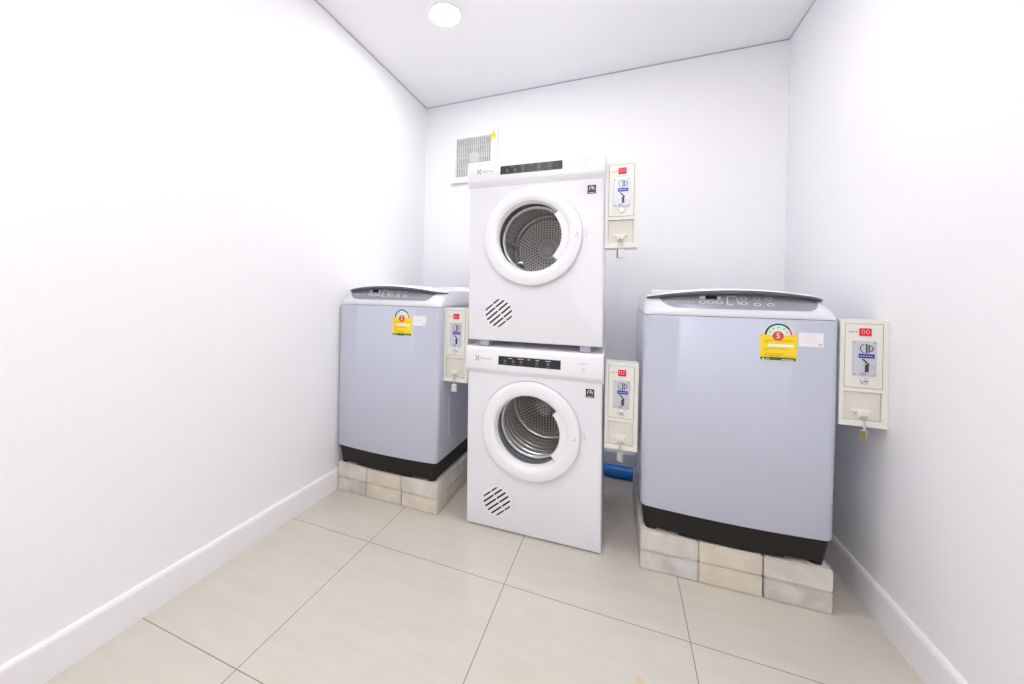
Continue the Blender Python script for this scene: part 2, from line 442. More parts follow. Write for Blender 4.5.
# ------------------------------------------------------------------ dryers
DW, DD, DH = 0.298, 0.53, 0.812     # half width, depth, height
K = 0.012                            # the stack leans a touch to the left
def dryer(loc, rz, label, pad_h, upper):
    t = thing('tumble_dryer', label, 'tumble dryer', loc, rz, 'stacked white tumble dryers')
    DCX, DCZ = -0.002, 0.468
    # cabinet: front sheet with a round hole, plus sides, top, bottom, back
    bm = bmesh.new()
    x0, x1, z0, z1 = -DW, DW, 0.0, 0.800
    n = 96; rh = 0.165
    angs = [2 * PI * i / n for i in range(n)]
    cor = [math.atan2(zz - DCZ, xx - DCX) % (2 * PI) for xx, zz in ((x1, z1), (x0, z1), (x0, z0), (x1, z0))]
    for c in cor:
        k = min(range(n), key=lambda i: abs(angs[i] - c)); angs[k] = c
    def hit(a):
        c, s = math.cos(a), math.sin(a); tt = 1e9
        if c > 1e-9: tt = min(tt, (x1 - DCX) / c)
        if c < -1e-9: tt = min(tt, (x0 - DCX) / c)
        if s > 1e-9: tt = min(tt, (z1 - DCZ) / s)
        if s < -1e-9: tt = min(tt, (z0 - DCZ) / s)
        return DCX + c * tt, DCZ + s * tt
    E = 0.008  # rolled edge
    inner = [bm.verts.new((DCX + rh * math.cos(a), 0.0, DCZ + rh * math.sin(a))) for a in angs]
    inner2 = [bm.verts.new((DCX + rh * math.cos(a), 0.03, DCZ + rh * math.sin(a))) for a in angs]
    def cl(v, a_, b_): return max(a_, min(b_, v))
    H = [hit(a) for a in angs]
    o1 = [bm.verts.new((cl(p[0], x0 + E, x1 - E), 0.0, cl(p[1], z0 + E, z1 - E))) for p in H]
    o2 = [bm.verts.new((cl(p[0], x0 + E * .3, x1 - E * .3), E * .3, cl(p[1], z0 + E * .3, z1 - E * .3))) for p in H]
    o3 = [bm.verts.new((p[0], E, p[1])) for p in H]
    o4 = [bm.verts.new((p[0], DD, p[1])) for p in H]
    for A, B in ((inner2, inner), (inner, o1), (o1, o2), (o2, o3), (o3, o4)):
        for i in range(n): bm.faces.new((A[i], B[i], B[(i + 1) % n], A[(i + 1) % n]))
    bm.faces.new(o4)
    obj('cabinet', bm, ENAMEL, t, smooth=0.9, shear=K)
    # console across the top, with a chamfered chin and rounded top
    bm = bmesh.new()
    prof = [(0.0, 0.703), (-0.010, 0.712), (-0.021, 0.722), (-0.024, 0.730), (-0.014, 0.807), (-0.011, 0.816), (-0.004, 0.822), (0.006, 0.824), (DD, 0.824), (DD, 0.800), (0.02, 0.799), (0.0, 0.797)]
    xs = [(-DW - 0.004 + d_, s_) for d_, s_ in ((0, 0.0), (0.004, 0.5), (0.010, 0.85), (0.018, 1.0))]
    cols = []
    xs_all = [(-DW - 0.006, 0.35), (-DW - 0.003, 0.75), (-DW + 0.004, 1.0), (DW - 0.004, 1.0), (DW + 0.003, 0.75), (DW + 0.006, 0.35)]
    for x, s in xs_all:
        cols.append([bm.verts.new((x, (0.004 + (y - 0.004) * s) if y < 0.004 else y, z)) for y, z in prof])
    k = len(prof)
    for i in range(len(cols) - 1):
        for j in range(k): bm.faces.new((cols[i][j], cols[i + 1][j], cols[i + 1][(j + 1) % k], cols[i][(j + 1) % k]))
    bm.faces.new(cols[0]); bm.faces.new(cols[-1][::-1])
    con = obj('control_console', bm, PLASTIC, t, smooth=0.7, shear=K)
    cf = lambda x, z: -0.024 + (z - 0.730) * 0.010 / 0.077      # console face
    bm = bmesh.new(); plate(bm, rect(-0.143, 0.131, 0.750, 0.7885), -0.0012, 0.0, cf)
    disp = obj('display', bm, BLACKG, con, shear=K)
    for (a, b) in ((-0.098, -0.080), (-0.056, -0.028), (-0.012, 0.0), (0.024, 0.040), (0.066, 0.090)):
        bm = bmesh.new(); plate(bm, rect(a, b, 0.7800, 0.7820), -0.0018, -0.0012, cf)
        obj('display_print', bm, WHITEINK if not upper else OLIVEINK, disp, shear=K)
    for cx_ in (-0.112, -0.075, -0.040, 0.030, 0.078):
        bm = bmesh.new()
        arc_band(bm, cx_, 0.768, 0.0045, 0.006, 0, 2 * PI, -0.0018, -0.0012, cf, 14)
        plate(bm, rect(cx_ - 0.001, cx_ + 0.001, 0.763, 0.773), -0.0018, -0.0012, cf)
        plate(bm, rect(cx_ - 0.009, cx_ + 0.009, 0.7555, 0.7568), -0.0018, -0.0012, cf)
        obj('display_symbol', bm, OLIVEINK, disp, shear=K)
    bm = text_bm('Electrolux', 0.0125, -0.228, 0.772, -0.0003, 0.0005, yf=cf)
    obj('lettering', bm, GREYINK, con, shear=K)
    bm = bmesh.new()   # emblem: square of two facing curves
    ex, ez = -0.2440, 0.772
    for sx in (-1, 1):
        arc_band(bm, ex + sx * 0.0150, ez, 0.0095, 0.0135, PI / 2 + 0.5 if sx > 0 else -PI / 2 + 0.5, 3 * PI / 2 - 0.5 if sx > 0 else PI / 2 - 0.5, -0.0008, 0, cf, 12)
        for sz in (-1, 1):
            plate(bm, [(ex + sx * 0.0050, ez + sz * 0.0125), (ex + sx * 0.0085, ez + sz * 0.0125), (ex + sx * 0.0105, ez + sz * 0.0095), (ex + sx * 0.0075, ez + sz * 0.0095)], -0.0008, 0, cf)
    plate(bm, rect(ex - 0.0030, ex + 0.0030, ez - 0.0018, ez + 0.0018), -0.0008, 0, cf)
    obj('emblem', bm, GREYINK, con, shear=K)
    bm = bmesh.new()
    plate(bm, rect(0.205, 0.243, 0.784, 0.7857), -0.0008, 0, cf)
    plate(bm, rect(0.207, 0.237, 0.7795, 0.781), -0.0008, 0, cf)
    arc_band(bm, 0.224, 0.758, 0.0052, 0.0065, 0, 2 * PI, -0.0008, 0, cf, 18)
    plate(bm, rect(0.2233, 0.2247, 0.758, 0.766), -0.0008, 0, cf)
    plate(bm, rect(0.216, 0.232, 0.7495, 0.7507), -0.0008, 0, cf)
    obj('power_symbol', bm, PALEINK, con, shear=K)
    # sensor badge on the front sheet
    bx, bz = 0.2495, 0.659
    bm = bmesh.new(); plate(bm, rect(bx - 0.017, bx + 0.017, bz - 0.018, bz + 0.018), -0.001, 0.0)
    bd = obj('badge', bm, NAVY if False else INK, t, shear=K)
    bm = bmesh.new()
    arc_band(bm, bx, bz + 0.002, 0.0085, 0.011, -0.6, PI + 0.6, -0.0016, -0.001, None, 20)
    plate(bm, circ(bx + 0.002, bz + 0.004, 0.0035, 12), -0.0016, -0.001)
    plate(bm, rect(bx - 0.011, bx + 0.011, bz - 0.0145, bz - 0.0125), -0.0016, -0.001)
    obj('badge_print', bm, WHITEINK, bd, shear=K)
    # door ring
    bm = bmesh.new()
    prof = [(0.2150, 0.0), (0.2160, -0.010), (0.2150, -0.022), (0.2110, -0.028), (0.2030, -0.031), (0.1760, -0.032), (0.1640, -0.030), (0.1570, -0.024), (0.1500, 0.012), (0.1580, 0.014), (0.1700, 0.0)]
    lathe(bm, prof, DCX, DCZ, 96, close_prof=True)
    door = obj('door', bm, PLASTIC, t, smooth=0.6, shear=K)
    # flat grey ring painting the thin shadow groove round the door
    bm = bmesh.new(); lathe(bm, [(0.2155, -0.0004), (0.2185, -0.0004), (0.2185, 0.001), (0.2155, 0.001)], DCX, DCZ, 96, close_prof=True)
    obj('door_shadow_ring', bm, PALEINK, t, shear=K)
    # grip: a wider sector of the ring on the right
    bm = bmesh.new()
    prof = [(0.160, -0.0275), (0.134, -0.0265), (0.1315, -0.0235), (0.1315, -0.012), (0.134, -0.010), (0.153, -0.006), (0.158, -0.020)]
    lathe(bm, prof, DCX, DCZ + 0.004, 26, -0.76, 0.70, mi=0, close_prof=True)
    obj('door_grip', bm, PLASTIC, door, smooth=0.6, shear=K)
    bm = bmesh.new()
    lathe(bm, [(0.1515, 0.006), (0.13, 0.012), (0.09, 0.018), (0.04, 0.021), (0.001, 0.022)], DCX, DCZ, 64)
    obj('door_glass', bm, GLASS, door, smooth=1.0, shear=K)
    bm = bmesh.new()   # latch pictogram on door and cabinet
    plate(bm, rect(0.183, 0.197, 0.462, 0.4645), -0.0326, -0.0318)
    plate(bm, rect(0.194, 0.197, 0.462, 0.478), -0.0326, -0.0318)
    obj('door_print', bm, PALEINK, door, shear=K)
    bm = bmesh.new()
    arc_band(bm, 0.229, 0.482, 0.0045, 0.0062, -0.3, PI + 0.2, -0.0007, 0, None, 10)
    plate(bm, [(0.2335, 0.483), (0.2355, 0.483), (0.228, 0.466), (0.2255, 0.466)], -0.0007, 0)
    plate(bm, rect(0.224, 0.236, 0.4635, 0.4655), -0.0007, 0)
    obj('latch_mark', bm, PALEINK, t, shear=K)
    # drum seen through the glass
    bm = bmesh.new(); lathe(bm, [(0.1545, 0.004), (0.1570, 0.030), (0.1600, 0.085), (0.166, 0.088), (0.166, 0.004)], DCX, DCZ, 72, close_prof=True)
    obj('door_gasket', bm, GASKET if upper else LGASKET, t, smooth=0.7, shear=K)
    bm = bmesh.new()
    prof = [(0.150, 0.103), (0.178, 0.110), (0.186, 0.125)]
    for i in range(0 if upper else 6):
        y = 0.135 + i * 0.047
        prof += [(0.187, y), (0.184, y + 0.006), (0.174, y + 0.013), (0.173, y + 0.020), (0.182, y + 0.029)]
    prof += [(0.186, 0.425), (0.182, 0.440), (0.170, 0.445), (0.165, 0.452)]
    lathe(bm, prof, DCX, DCZ, 72)
    drum = obj('drum', bm, STEEL, t, smooth=0.7, shear=K)
    bm = bmesh.new(); lathe(bm, [(0.156, 0.086), (0.149, 0.087), (0.1445, 0.092), (0.1445, 0.098), (0.150, 0.104), (0.156, 0.104)], DCX, DCZ, 72, close_prof=True)
    obj('drum_rim', bm, RIM, drum, smooth=0.7, shear=K)
    bm = bmesh.new(); lathe(bm, [(0.1655, 0.451), (0.155, 0.455), (0.070, 0.447), (0.064, 0.452), (0.001, 0.452)], 0, 0, 64)
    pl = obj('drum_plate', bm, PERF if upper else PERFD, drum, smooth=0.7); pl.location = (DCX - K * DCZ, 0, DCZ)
    if upper:
        bm = bmesh.new()
        lathe(bm, [(0.062, 0.4535), (0.060, 0.444), (0.052, 0.440), (0.044, 0.441), (0.041, 0.447), (0.037, 0.441), (0.034, 0.434), (0.018, 0.430), (0.016, 0.433), (0.011, 0.433), (0.009, 0.429), (0.001, 0.428)], 0, 0, 48)
        hb = obj('drum_hub', bm, HUB, drum, smooth=0.6); hb.location = (DCX - K * DCZ, 0, DCZ)
    for a in ((0.9, 3.05, 5.1) if upper else (0.35, 2.45)):
        bm = bmesh.new()
        c, s = math.cos(a), math.sin(a)
        pr_ = [(-0.022, 0.186), (0.022, 0.186), (0.008, 0.155), (-0.008, 0.155)]
        A = [bm.verts.new((c * r_ - s * w_, 0.128, s * r_ + c * w_)) for w_, r_ in pr_]
        B = [bm.verts.new((c * r_ - s * w_, 0.42, s * r_ + c * w_)) for w_, r_ in pr_]
        bm.faces.new(A[::-1]); bm.faces.new(B)
        for i in range(4): bm.faces.new((A[i], A[(i + 1) % 4], B[(i + 1) % 4], B[i]))
        lf = obj('drum_lifter', bm, STEEL, drum, bevel=0.004); lf.location = (DCX - K * DCZ, 0, DCZ)
    # round air vent with slanted louvres
    VX, VZ, VR = -0.150, 0.127, 0.065
    bm = bmesh.new(); plate(bm, circ(VX, VZ, VR, 48), -0.0006, 0.0)
    vent = obj('air_vent', bm, DARK, t, shear=K)
    bm = bmesh.new(); arc_band(bm, VX, VZ, VR - 0.0015, VR + 0.005, 0, 2 * PI, -0.003, 0.0, None, 48)
    obj('vent_rim', bm, PLASTIC, vent, smooth=0.5, shear=K)
    ang = math.radians(40); ca, sa = math.cos(ang), math.sin(ang)
    def bar(p, w):
        bm = bmesh.new(); rr_ = VR - 0.0004
        lo, hi = max(p - w, -rr_ + 1e-4), min(p + w, rr_ - 1e-4)
        bs = [lo + (hi - lo) * j / 6 for j in range(7)]
        q = [(-math.sqrt(rr_ ** 2 - b_ * b_), b_) for b_ in bs] + [(math.sqrt(rr_ ** 2 - b_ * b_), b_) for b_ in bs[::-1]]
        plate(bm, [(VX + ca * a - sa * b_, VZ + sa * a + ca * b_) for a, b_ in q], -0.0032, -0.0004)
        obj('vent_louvre', bm, PLASTIC, vent, shear=K)
    for i in range(7): bar(-0.0585 + i * 0.0195, 0.0057 if 0 < i < 6 else 0.0067)
    bm = bmesh.new()
    q = [(-0.0025, -VR + .001), (0.0025, -VR + .001), (0.0025, VR - .001), (-0.0025, VR - .001)]
    plate(bm, [(VX + ca * (a + 0.006) - sa * b, VZ + sa * (a + 0.006) + ca * b) for a, b in q], -0.0024, -0.0004)
    obj('vent_rib', bm, PLASTIC, vent, shear=K)
    for x in (-0.222, 0.228):
        for y in (0.035, DD - 0.06):
            bm = bmesh.new()
            if pad_h > 0.02: box(bm, x - 0.022, x + 0.022, y - 0.022, y + 0.022, -pad_h + 0.001, 0.006)
            else: cyl(bm, (x, y, -pad_h), (x, y, 0.004), 0.02, 20)
            obj('foot', bm, PAD if pad_h > 0.02 else BLACKP, t, shear=K, bevel=0.003 if pad_h > 0.02 else None)
    return t
HD = math.radians(1.05)
fx, fy = 0.6450 + 0.2975 * math.cos(HD), 1.6515 + 0.2975 * math.sin(HD)
dryer((fx, fy, 0.004), HD, 'lower white front-loading tumble dryer standing on the tiled floor', 0.004, False)
dryer((fx - K * 0.855, fy, 0.8565), HD, 'upper white front-loading tumble dryer stacked on top of another dryer', 0.0275, True)

# ------------------------------------------------------------------ washing machines
def edge_y(x, a, y0, r, bow):
    """front edge of a rounded rectangle with a bowed front: y at x"""
    ax_ = min(abs(x), a - 1e-5)
    y = y0 - bow * (1 - (x / a) ** 2)
    if ax_ > a - r: y += r - math.sqrt(max(0.0, r * r - (ax_ - (a - r)) ** 2))
    return y
def ring(a, y0, y1, r, bow, z, arch=0.0, rb=0.03):
    xs = []
    for k in range(13): xs.append(-a + r * (1 - math.cos(PI / 2 * k / 12)))
    for k in range(1, 24): xs.append(-(a - r) + 2 * (a - r) * k / 24)
    xs += [-x for x in xs[:13]][::-1]
    pts = [(x, edge_y(x, a, y0, r, bow)) for x in xs]
    pts += [(a, y1 - rb - 0.3 * (1 - k / 4) * (y1 - y0 - r - rb)) for k in (0, 2, 4)]
    pts += [(a - rb * (1 - math.cos(t_)), y1 - rb + rb * math.sin(t_)) for t_ in [PI / 2 * k / 6 for k in range(1, 7)]]
    pts += [(-x, y) for x, y in pts[-9:]][::-1]
    return [(x, y, z - arch * (x / 0.30) ** 2) for x, y in pts]
BW = 0.3050
def body_y(x, z): return edge_y(x, BW, 0.004, 0.022, 0.018)
def cons_par(z):
    t_ = max(0.0, min(1.0, (z - 0.853) / 0.080))
    return BW - 0.020 * t_ ** 1.5, 0.004 + 0.046 * t_ ** 1.4, 0.022 + 0.085 * t_, 0.018 + 0.018 * t_
def cons_y(x, z):
    a, y0, r, bow = cons_par(z); return edge_y(x, a, y0, r, bow)

def washer(loc, rz, label, ldx=0.0):
    t = thing('washing_machine', label, 'washing machine', loc, rz, 'top-loading washing machines')
    bm = bmesh.new()
    YB = 0.598
    loft(bm, [ring(BW - 0.0055, 0.008, YB, 0.022, 0.018, 0.094), ring(BW - 0.0030, 0.0045, YB, 0.022, 0.018, 0.099), ring(BW, 0.004, YB, 0.022, 0.018, 0.5), ring(BW, 0.004, YB, 0.022, 0.018, 0.847), ring(BW - 0.003, 0.007, YB, 0.022, 0.018, 0.850)])
    body = obj('cabinet', bm, SILVERBLUE, t, smooth=0.8)
    for sx in (-1, 1):   # faint pressed relief on the side sheet
        bm = bmesh.new()
        pts = [(sx * 0.3045, 0.20, 0.16), (sx * 0.3045, 0.14, 0.19), (sx * 0.3045, 0.13, 0.26), (sx * 0.3045, 0.13, 0.50)]
        tube(bm, pts, 0.0022, 6)
        obj('side_crease', bm, SILVERBLUE, body, smooth=0.8)
    bm = bmesh.new()
    def base_ring(i, z): return ring(BW - i, 0.004 + i, YB - i, 0.024, 0.018, z)
    loft(bm, [base_ring(0.022, 0.015), base_ring(0.017, 0.012), base_ring(0.014, 0.040), base_ring(0.008, 0.085), base_ring(0.0065, 0.096)])
    obj('base', bm, BLACKP, t, smooth=0.6)
    bm = bmesh.new()   # lower centre skirt between the feet
    pts_f = []
    for i in range(17):
        x = -0.165 + 0.33 * i / 16; pts_f.append((x, edge_y(x, BW - 0.017, 0.020, 0.024, 0.018)))
    prism(bm, pts_f + [(0.165, 0.10), (-0.165, 0.10)], 0.004, 0.026)
    obj('base_skirt', bm, BLACKP, t)
    for sx in (-1, 1):
        for y in (0.040, 0.55):
            bm = bmesh.new(); x = sx * 0.262
            cyl(bm, (x, y, 0.0), (x, y, 0.012), 0.022, 24); cyl(bm, (x, y, 0.012), (x, y, 0.04), 0.017, 24)
            obj('foot', bm, BLACKP, t, smooth=0.6)
    bm = bmesh.new()
    rings = []
    for i in range(9):
        z = 0.850 + 0.083 * i / 8
        a, y0, r, bow = cons_par(z)
        if i == 0: a -= 0.003; y0 += 0.003
        rings.append(ring(a, y0, YB, r, bow, z + (0.002 if i == 0 else 0)))
    loft(bm, rings)
    con = obj('console', bm, WGREY, t, smooth=0.8)
    # curved control panel let into the console
    bm = bmesh.new()
    xs = [0.004 - 0.254 * math.cos(PI * i / 60) for i in range(61)]
    def zlow(x):
        d0 = x + 0.2501; d1 = 0.2581 - x
        z = 0.880
        for d, w, hgt in ((d0, 0.075, 0.050), (d1, 0.045, 0.045)):
            if d < w: z = max(z, 0.880 + hgt * (1 - math.sqrt(max(0, 1 - (1 - d / w) ** 2))))
        return z
    M_ = 6; grid = []
    for x in xs:
        zl = zlow(x); grid.append([bm.verts.new((x, cons_y(x, zl + (0.934 - zl) * j / M_) - 0.0012, zl + (0.934 - zl) * j / M_)) for j in range(M_ + 1)])
    for i in range(len(xs) - 1):
        for j in range(M_): bm.faces.new((grid[i][j], grid[i + 1][j], grid[i + 1][j + 1], grid[i][j + 1]))
    r_ = bmesh.ops.extrude_face_region(bm, geom=bm.faces[:])
    for v in [g for g in r_['geom'] if isinstance(g, bmesh.types.BMVert)]: v.co.y += 0.004
    pan = obj('control_panel', bm, PANEL, con, smooth=0.7)
    cy = lambda x, z: cons_y(x, z) - 0.0012
    bm = bmesh.new(); plate(bm, rect(-0.092, -0.056, 0.9165, 0.9295), -0.0012, 0.0, cy)
    obj('time_display', bm, BLACKG, pan)
    bm = bmesh.new()
    plate(bm, rect(-0.112, -0.094, 0.9165, 0.9275), -0.001, 0.0, cy)
    obj('panel_print', bm, WHITEINK, pan)
    bm = bmesh.new(); plate(bm, rect(-0.054, -0.044, 0.9165, 0.9275), -0.001, 0.0, cy)
    obj('panel_print', bm, WHITEINK, pan)
    def keyring(x, z, rx, rz_, name='button'):
        bm = bmesh.new()
        pts = 18
        for i in range(pts):
            a, b = 2 * PI * i / pts, 2 * PI * (i + 1) / pts
            plate(bm, [(x + q * rx * math.cos(u), z + q * rz_ * math.sin(u)) for q, u in ((0.72, a), (1, a), (1, b), (0.72, b))], -0.0012, 0.0, cy)
        obj(name, bm, WHITEINK, pan)
    for x in (-0.104, -0.077, -0.050): keyring(x, 0.905, 0.012, 0.0065)
    for x, z in ((0.027, 0.921), (0.027, 0.903), (0.068, 0.921), (0.068, 0.900), (0.104, 0.921), (0.108, 0.900)): keyring(x, z, 0.011, 0.0060)
    bm = bmesh.new()   # start key outline
    for a in (rect(-0.026, -0.022, 0.896, 0.928), rect(-0.026, 0.002, 0.925, 0.928), rect(-0.026, -0.006, 0.896, 0.8985)): plate(bm, a, -0.0012, 0, cy)
    plate(bm, [(0.002, 0.928), (0.005, 0.926), (0.014, 0.899), (0.010, 0.898)], -0.0012, 0, cy)
    obj('start_button', bm, WHITEINK, pan)
    bm = bmesh.new()
    for x in (-0.205, -0.192, -0.179, -0.166, -0.153, -0.140): plate(bm, rect(x, x + 0.009, 0.9035, 0.9055), -0.0008, 0, cy)
    obj('panel_lettering', bm, WHITEINK, pan)
    # lid: thick grey lip, white crowned top
    def lid_ring(i, z, ar): return ring(0.290 - i, 0.030 + i, YB - 0.02 - i * 0.3, 0.070, 0.050, z, arch=ar, rb=0.04)
    bm = bmesh.new()
    loft(bm, [lid_ring(0.030, 0.9355, 0.019), lid_ring(0.006, 0.936, 0.022), lid_ring(0.001, 0.938, 0.024), lid_ring(0.0, 0.944, 0.027), lid_ring(0.002, 0.950, 0.030)])
    lid = obj('lid', bm, LIDEDGE, t, smooth=0.8)
    bm = bmesh.new()
    loft(bm, [lid_ring(0.002, 0.950, 0.030), lid_ring(0.006, 0.9525, 0.029), lid_ring(0.02, 0.9555, 0.028), lid_ring(0.07, 0.9585, .026), lid_ring(0.14, 0.9605, .024)])
    obj('lid_cover', bm, LIDWHITE, lid, smooth=0.9)
    bm = bmesh.new(); box(bm, -0.24, 0.24, 0.54, 0.585, 0.90, 0.962)
    obj('rear_deck', bm, LIDWHITE, t, bevel=0.008)
    # energy label and spec sticker on the front sheet
    bf = lambda x, z: body_y(x, z)
    ldx -= 0.006
    X0, X1, Z0, Z1 = 0.081 + ldx, 0.189 + ldx, 0.704, 0.799
    bm = bmesh.new(); strip_rect(bm, X0, X1, Z0, Z1, -0.0010, 0.0, bf, 10)
    lb = obj('energy_label', bm, YELLOW, t); lb['label'] = 'yellow energy rating label with a numbered arch'
    ax, az = 0.1345 + ldx, 0.7945
    bm = bmesh.new()
    pts = circ(ax, az, 0.0435, 24, 0, PI, closed=False)
    for i in range(24):
        plate(bm, [(ax, az - 0.001), pts[i], pts[i + 1]], -0.0014, -0.0002, bf)
    arch = obj('arch_panel', bm, PALEGREEN, lb)
    for m_, a0, a1, nm in ((NAVY, 2.55, PI, 'arch_band'), (TEAL, 1.2, 2.55, 'arch_band'), (GREEN, 0.6, 1.2, 'arch_band'), (REDT, 0.0, 0.6, 'arch_band')):
        bm = bmesh.new(); arc_band(bm, ax, az, 0.0345, 0.0410, a0, a1, -0.0019, -0.0012, bf, 8); obj(nm, bm, m_, lb)
    bm = bmesh.new()
    for a in (0.35, 0.95, PI / 2, 2.2, 2.8): plate(bm, circ(ax + 0.0265 * math.cos(a), az + 0.0265 * math.sin(a), 0.0022, 8), -0.0019, -0.0012, bf)
    obj('arch_print', bm, GREEN, lb)
    bm = bmesh.new(); plate(bm, circ(ax - 0.001, az - 0.004, 0.0165, 28), -0.0023, -0.0008, bf)
    em = obj('rating_disc', bm, REDL, lb)
    bm = text_bm('5', 0.027, ax - 0.001, az - 0.004, -0.0023, 0.0006, 'CENTER', bf); obj('rating_digit', bm, PAPER, lb)
    bm = bmesh.new()
    for z, a, b in ((0.774, 0.093, 0.181), (0.767, 0.093, 0.104), (0.745, 0.093, 0.158), (0.739, 0.093, 0.104), (0.727, 0.093, 0.150), (0.7205, 0.093, 0.147), (0.716, 0.110, 0.147)):
        strip_rect(bm, a + ldx, b + ldx, z - 0.0010, z + 0.0010, -0.0015, -0.0008, bf, 4)
    obj('label_print', bm, GOLDINK, lb)
    bm = bmesh.new(); strip_rect(bm, 0.150 + ldx, 0.181 + ldx, 0.7165, 0.7205, -0.0016, -0.0008, bf, 3); obj('label_figure', bm, ORANGEINK, lb)
    bm = bmesh.new(); strip_rect(bm, 0.104 + ldx, 0.180 + ldx, 0.7525, 0.761, -0.0015, -0.0008, bf, 6); obj('model_strip', bm, PAPER, lb)
    bm = bmesh.new(); strip_rect(bm, X0 + 0.001, X1 - 0.003, Z0 + 0.001, Z0 + 0.0105, -0.0015, -0.0008, bf, 10); gb = obj('label_footer', bm, GREEN, lb)
    bm = bmesh.new()
    strip_rect(bm, 0.088 + ldx, 0.093 + ldx, 0.7055, 0.7115, -0.0020, -0.0012, bf, 1); obj('footer_mark', bm, PAPER, lb)
    bm = bmesh.new(); strip_rect(bm, 0.098 + ldx, 0.110 + ldx, 0.7075, 0.7095, -0.0020, -0.0012, bf, 2); obj('footer_print', bm, PAPER, lb)
    bm = bmesh.new(); strip_rect(bm, 0.145 + ldx, 0.180 + ldx, 0.7070, 0.7092, -0.0020, -0.0012, bf, 3)
    obj('footer_print', bm, PAPER, lb)
    bm = bmesh.new(); strip_rect(bm, 0.194 + ldx, 0.2645 + ldx, 0.758, 0.806, -0.0009, 0.0, bf, 8)
    st = obj('spec_sticker', bm, PAPER, t); st['label'] = 'white specification sticker'
    bm = bmesh.new()
    for k, w in enumerate((0.058, 0.040, 0.048, 0.044, 0.050, 0.036)):
        strip_rect(bm, 0.198 + ldx, 0.198 + w + ldx, 0.801 - k * 0.0060, 0.8018 - k * 0.0060, -0.0013, -0.0007, bf, 4)
    strip_rect(bm, 0.250 + ldx, 0.2605 + ldx, 0.762, 0.770, -0.0013, -0.0007, bf, 2)
    obj('sticker_print', bm, PALEINK, st)
    return t
HR, HL = math.radians(2.96), math.radians(-0.59)
rx0, ry0 = 1.3875, 1.6487
def along(x0, y0, h, s, d=0.0): return (x0 + s * math.cos(h) - d * math.sin(h), y0 + s * math.sin(h) + d * math.cos(h))
washer((1.6875, 1.660, 0.15), math.radians(0.6), 'silver blue top-loading washing machine on blocks beside the right wall')
lx0, ly0 = -0.108, 1.652
p = along(lx0, ly0, HL, 0.2935)
washer((p[0], p[1] - 0.006, 0.15), HL, 'silver blue top-loading washing machine on blocks against the left wall', -0.0255)

# ------------------------------------------------------------------ concrete blocks under the washers
random.seed(4)
def block(x0, y0, h, s0, s1, row, m_, label, dy=0.0):
    bm = bmesh.new()
    nx, ny, nz = 5, 9, 3
    w, d, hh = (s1 - s0), 0.597, 0.0742
    bmesh.ops.create_grid(bm, x_segments=1, y_segments=1, size=0.5); bm.clear()
    box(bm, 0, w, 0, d, 0, hh)
    bmesh.ops.bevel(bm, geom=bm.edges[:], offset=0.004, segments=2, affect='EDGES')
    for v in bm.verts:
        v.co.x += random.uniform(-0.0005, 0.0005) if 0.001 < v.co.x < w - 0.001 else 0
    o = obj('concrete_block', bm, m_)
    q = along(x0, y0, h, s0, dy)
    o.location = (q[0], q[1], 0.0 + row * 0.0752); o.rotation_euler = (0, 0, h)
    tag(o, label, 'concrete block', 'aerated concrete blocks under the washing machines')
side = {'R': (rx0, ry0, HR, [0.0, 0.2, 0.402, 0.601], 'right'), 'L': (lx0, ly0, HL, [0.0, 0.188, 0.398, 0.602], 'left')}
mats_ = {'R': [[BLOCKG, BLOCKC, BLOCKG], [BLOCKW, BLOCKC, BLOCKW]], 'L': [[BLOCKG, BLOCKC, BLOCKC], [BLOCKW, BLOCKC, BLOCKW]]}
col_ = {id(BLOCKG): 'stained grey', id(BLOCKC): 'cream', id(BLOCKW): 'whitish'}
for sd in ('R', 'L'):
    x0, y0, h, cuts, w_ = side[sd]
    for row in range(2):
        for k in range(3):
            m_ = mats_[sd][row][k]
            lab = '%s concrete block, %s row, %s of three under the %s washing machine' % (col_[id(m_)], ('bottom', 'top')[row], ('leftmost', 'middle', 'rightmost')[k], w_)
            gl, gr = (0.0008, 0.0008)
            if k == 2: gl = 0.003 if row == 1 else 0.0045
            block(x0, y0, math.radians(1.3) if sd == 'R' else h, cuts[k] + gl, cuts[k + 1] - gr, row, m_, lab, dy=(0.002 if (k == 1 and row == 1) else 0.0))

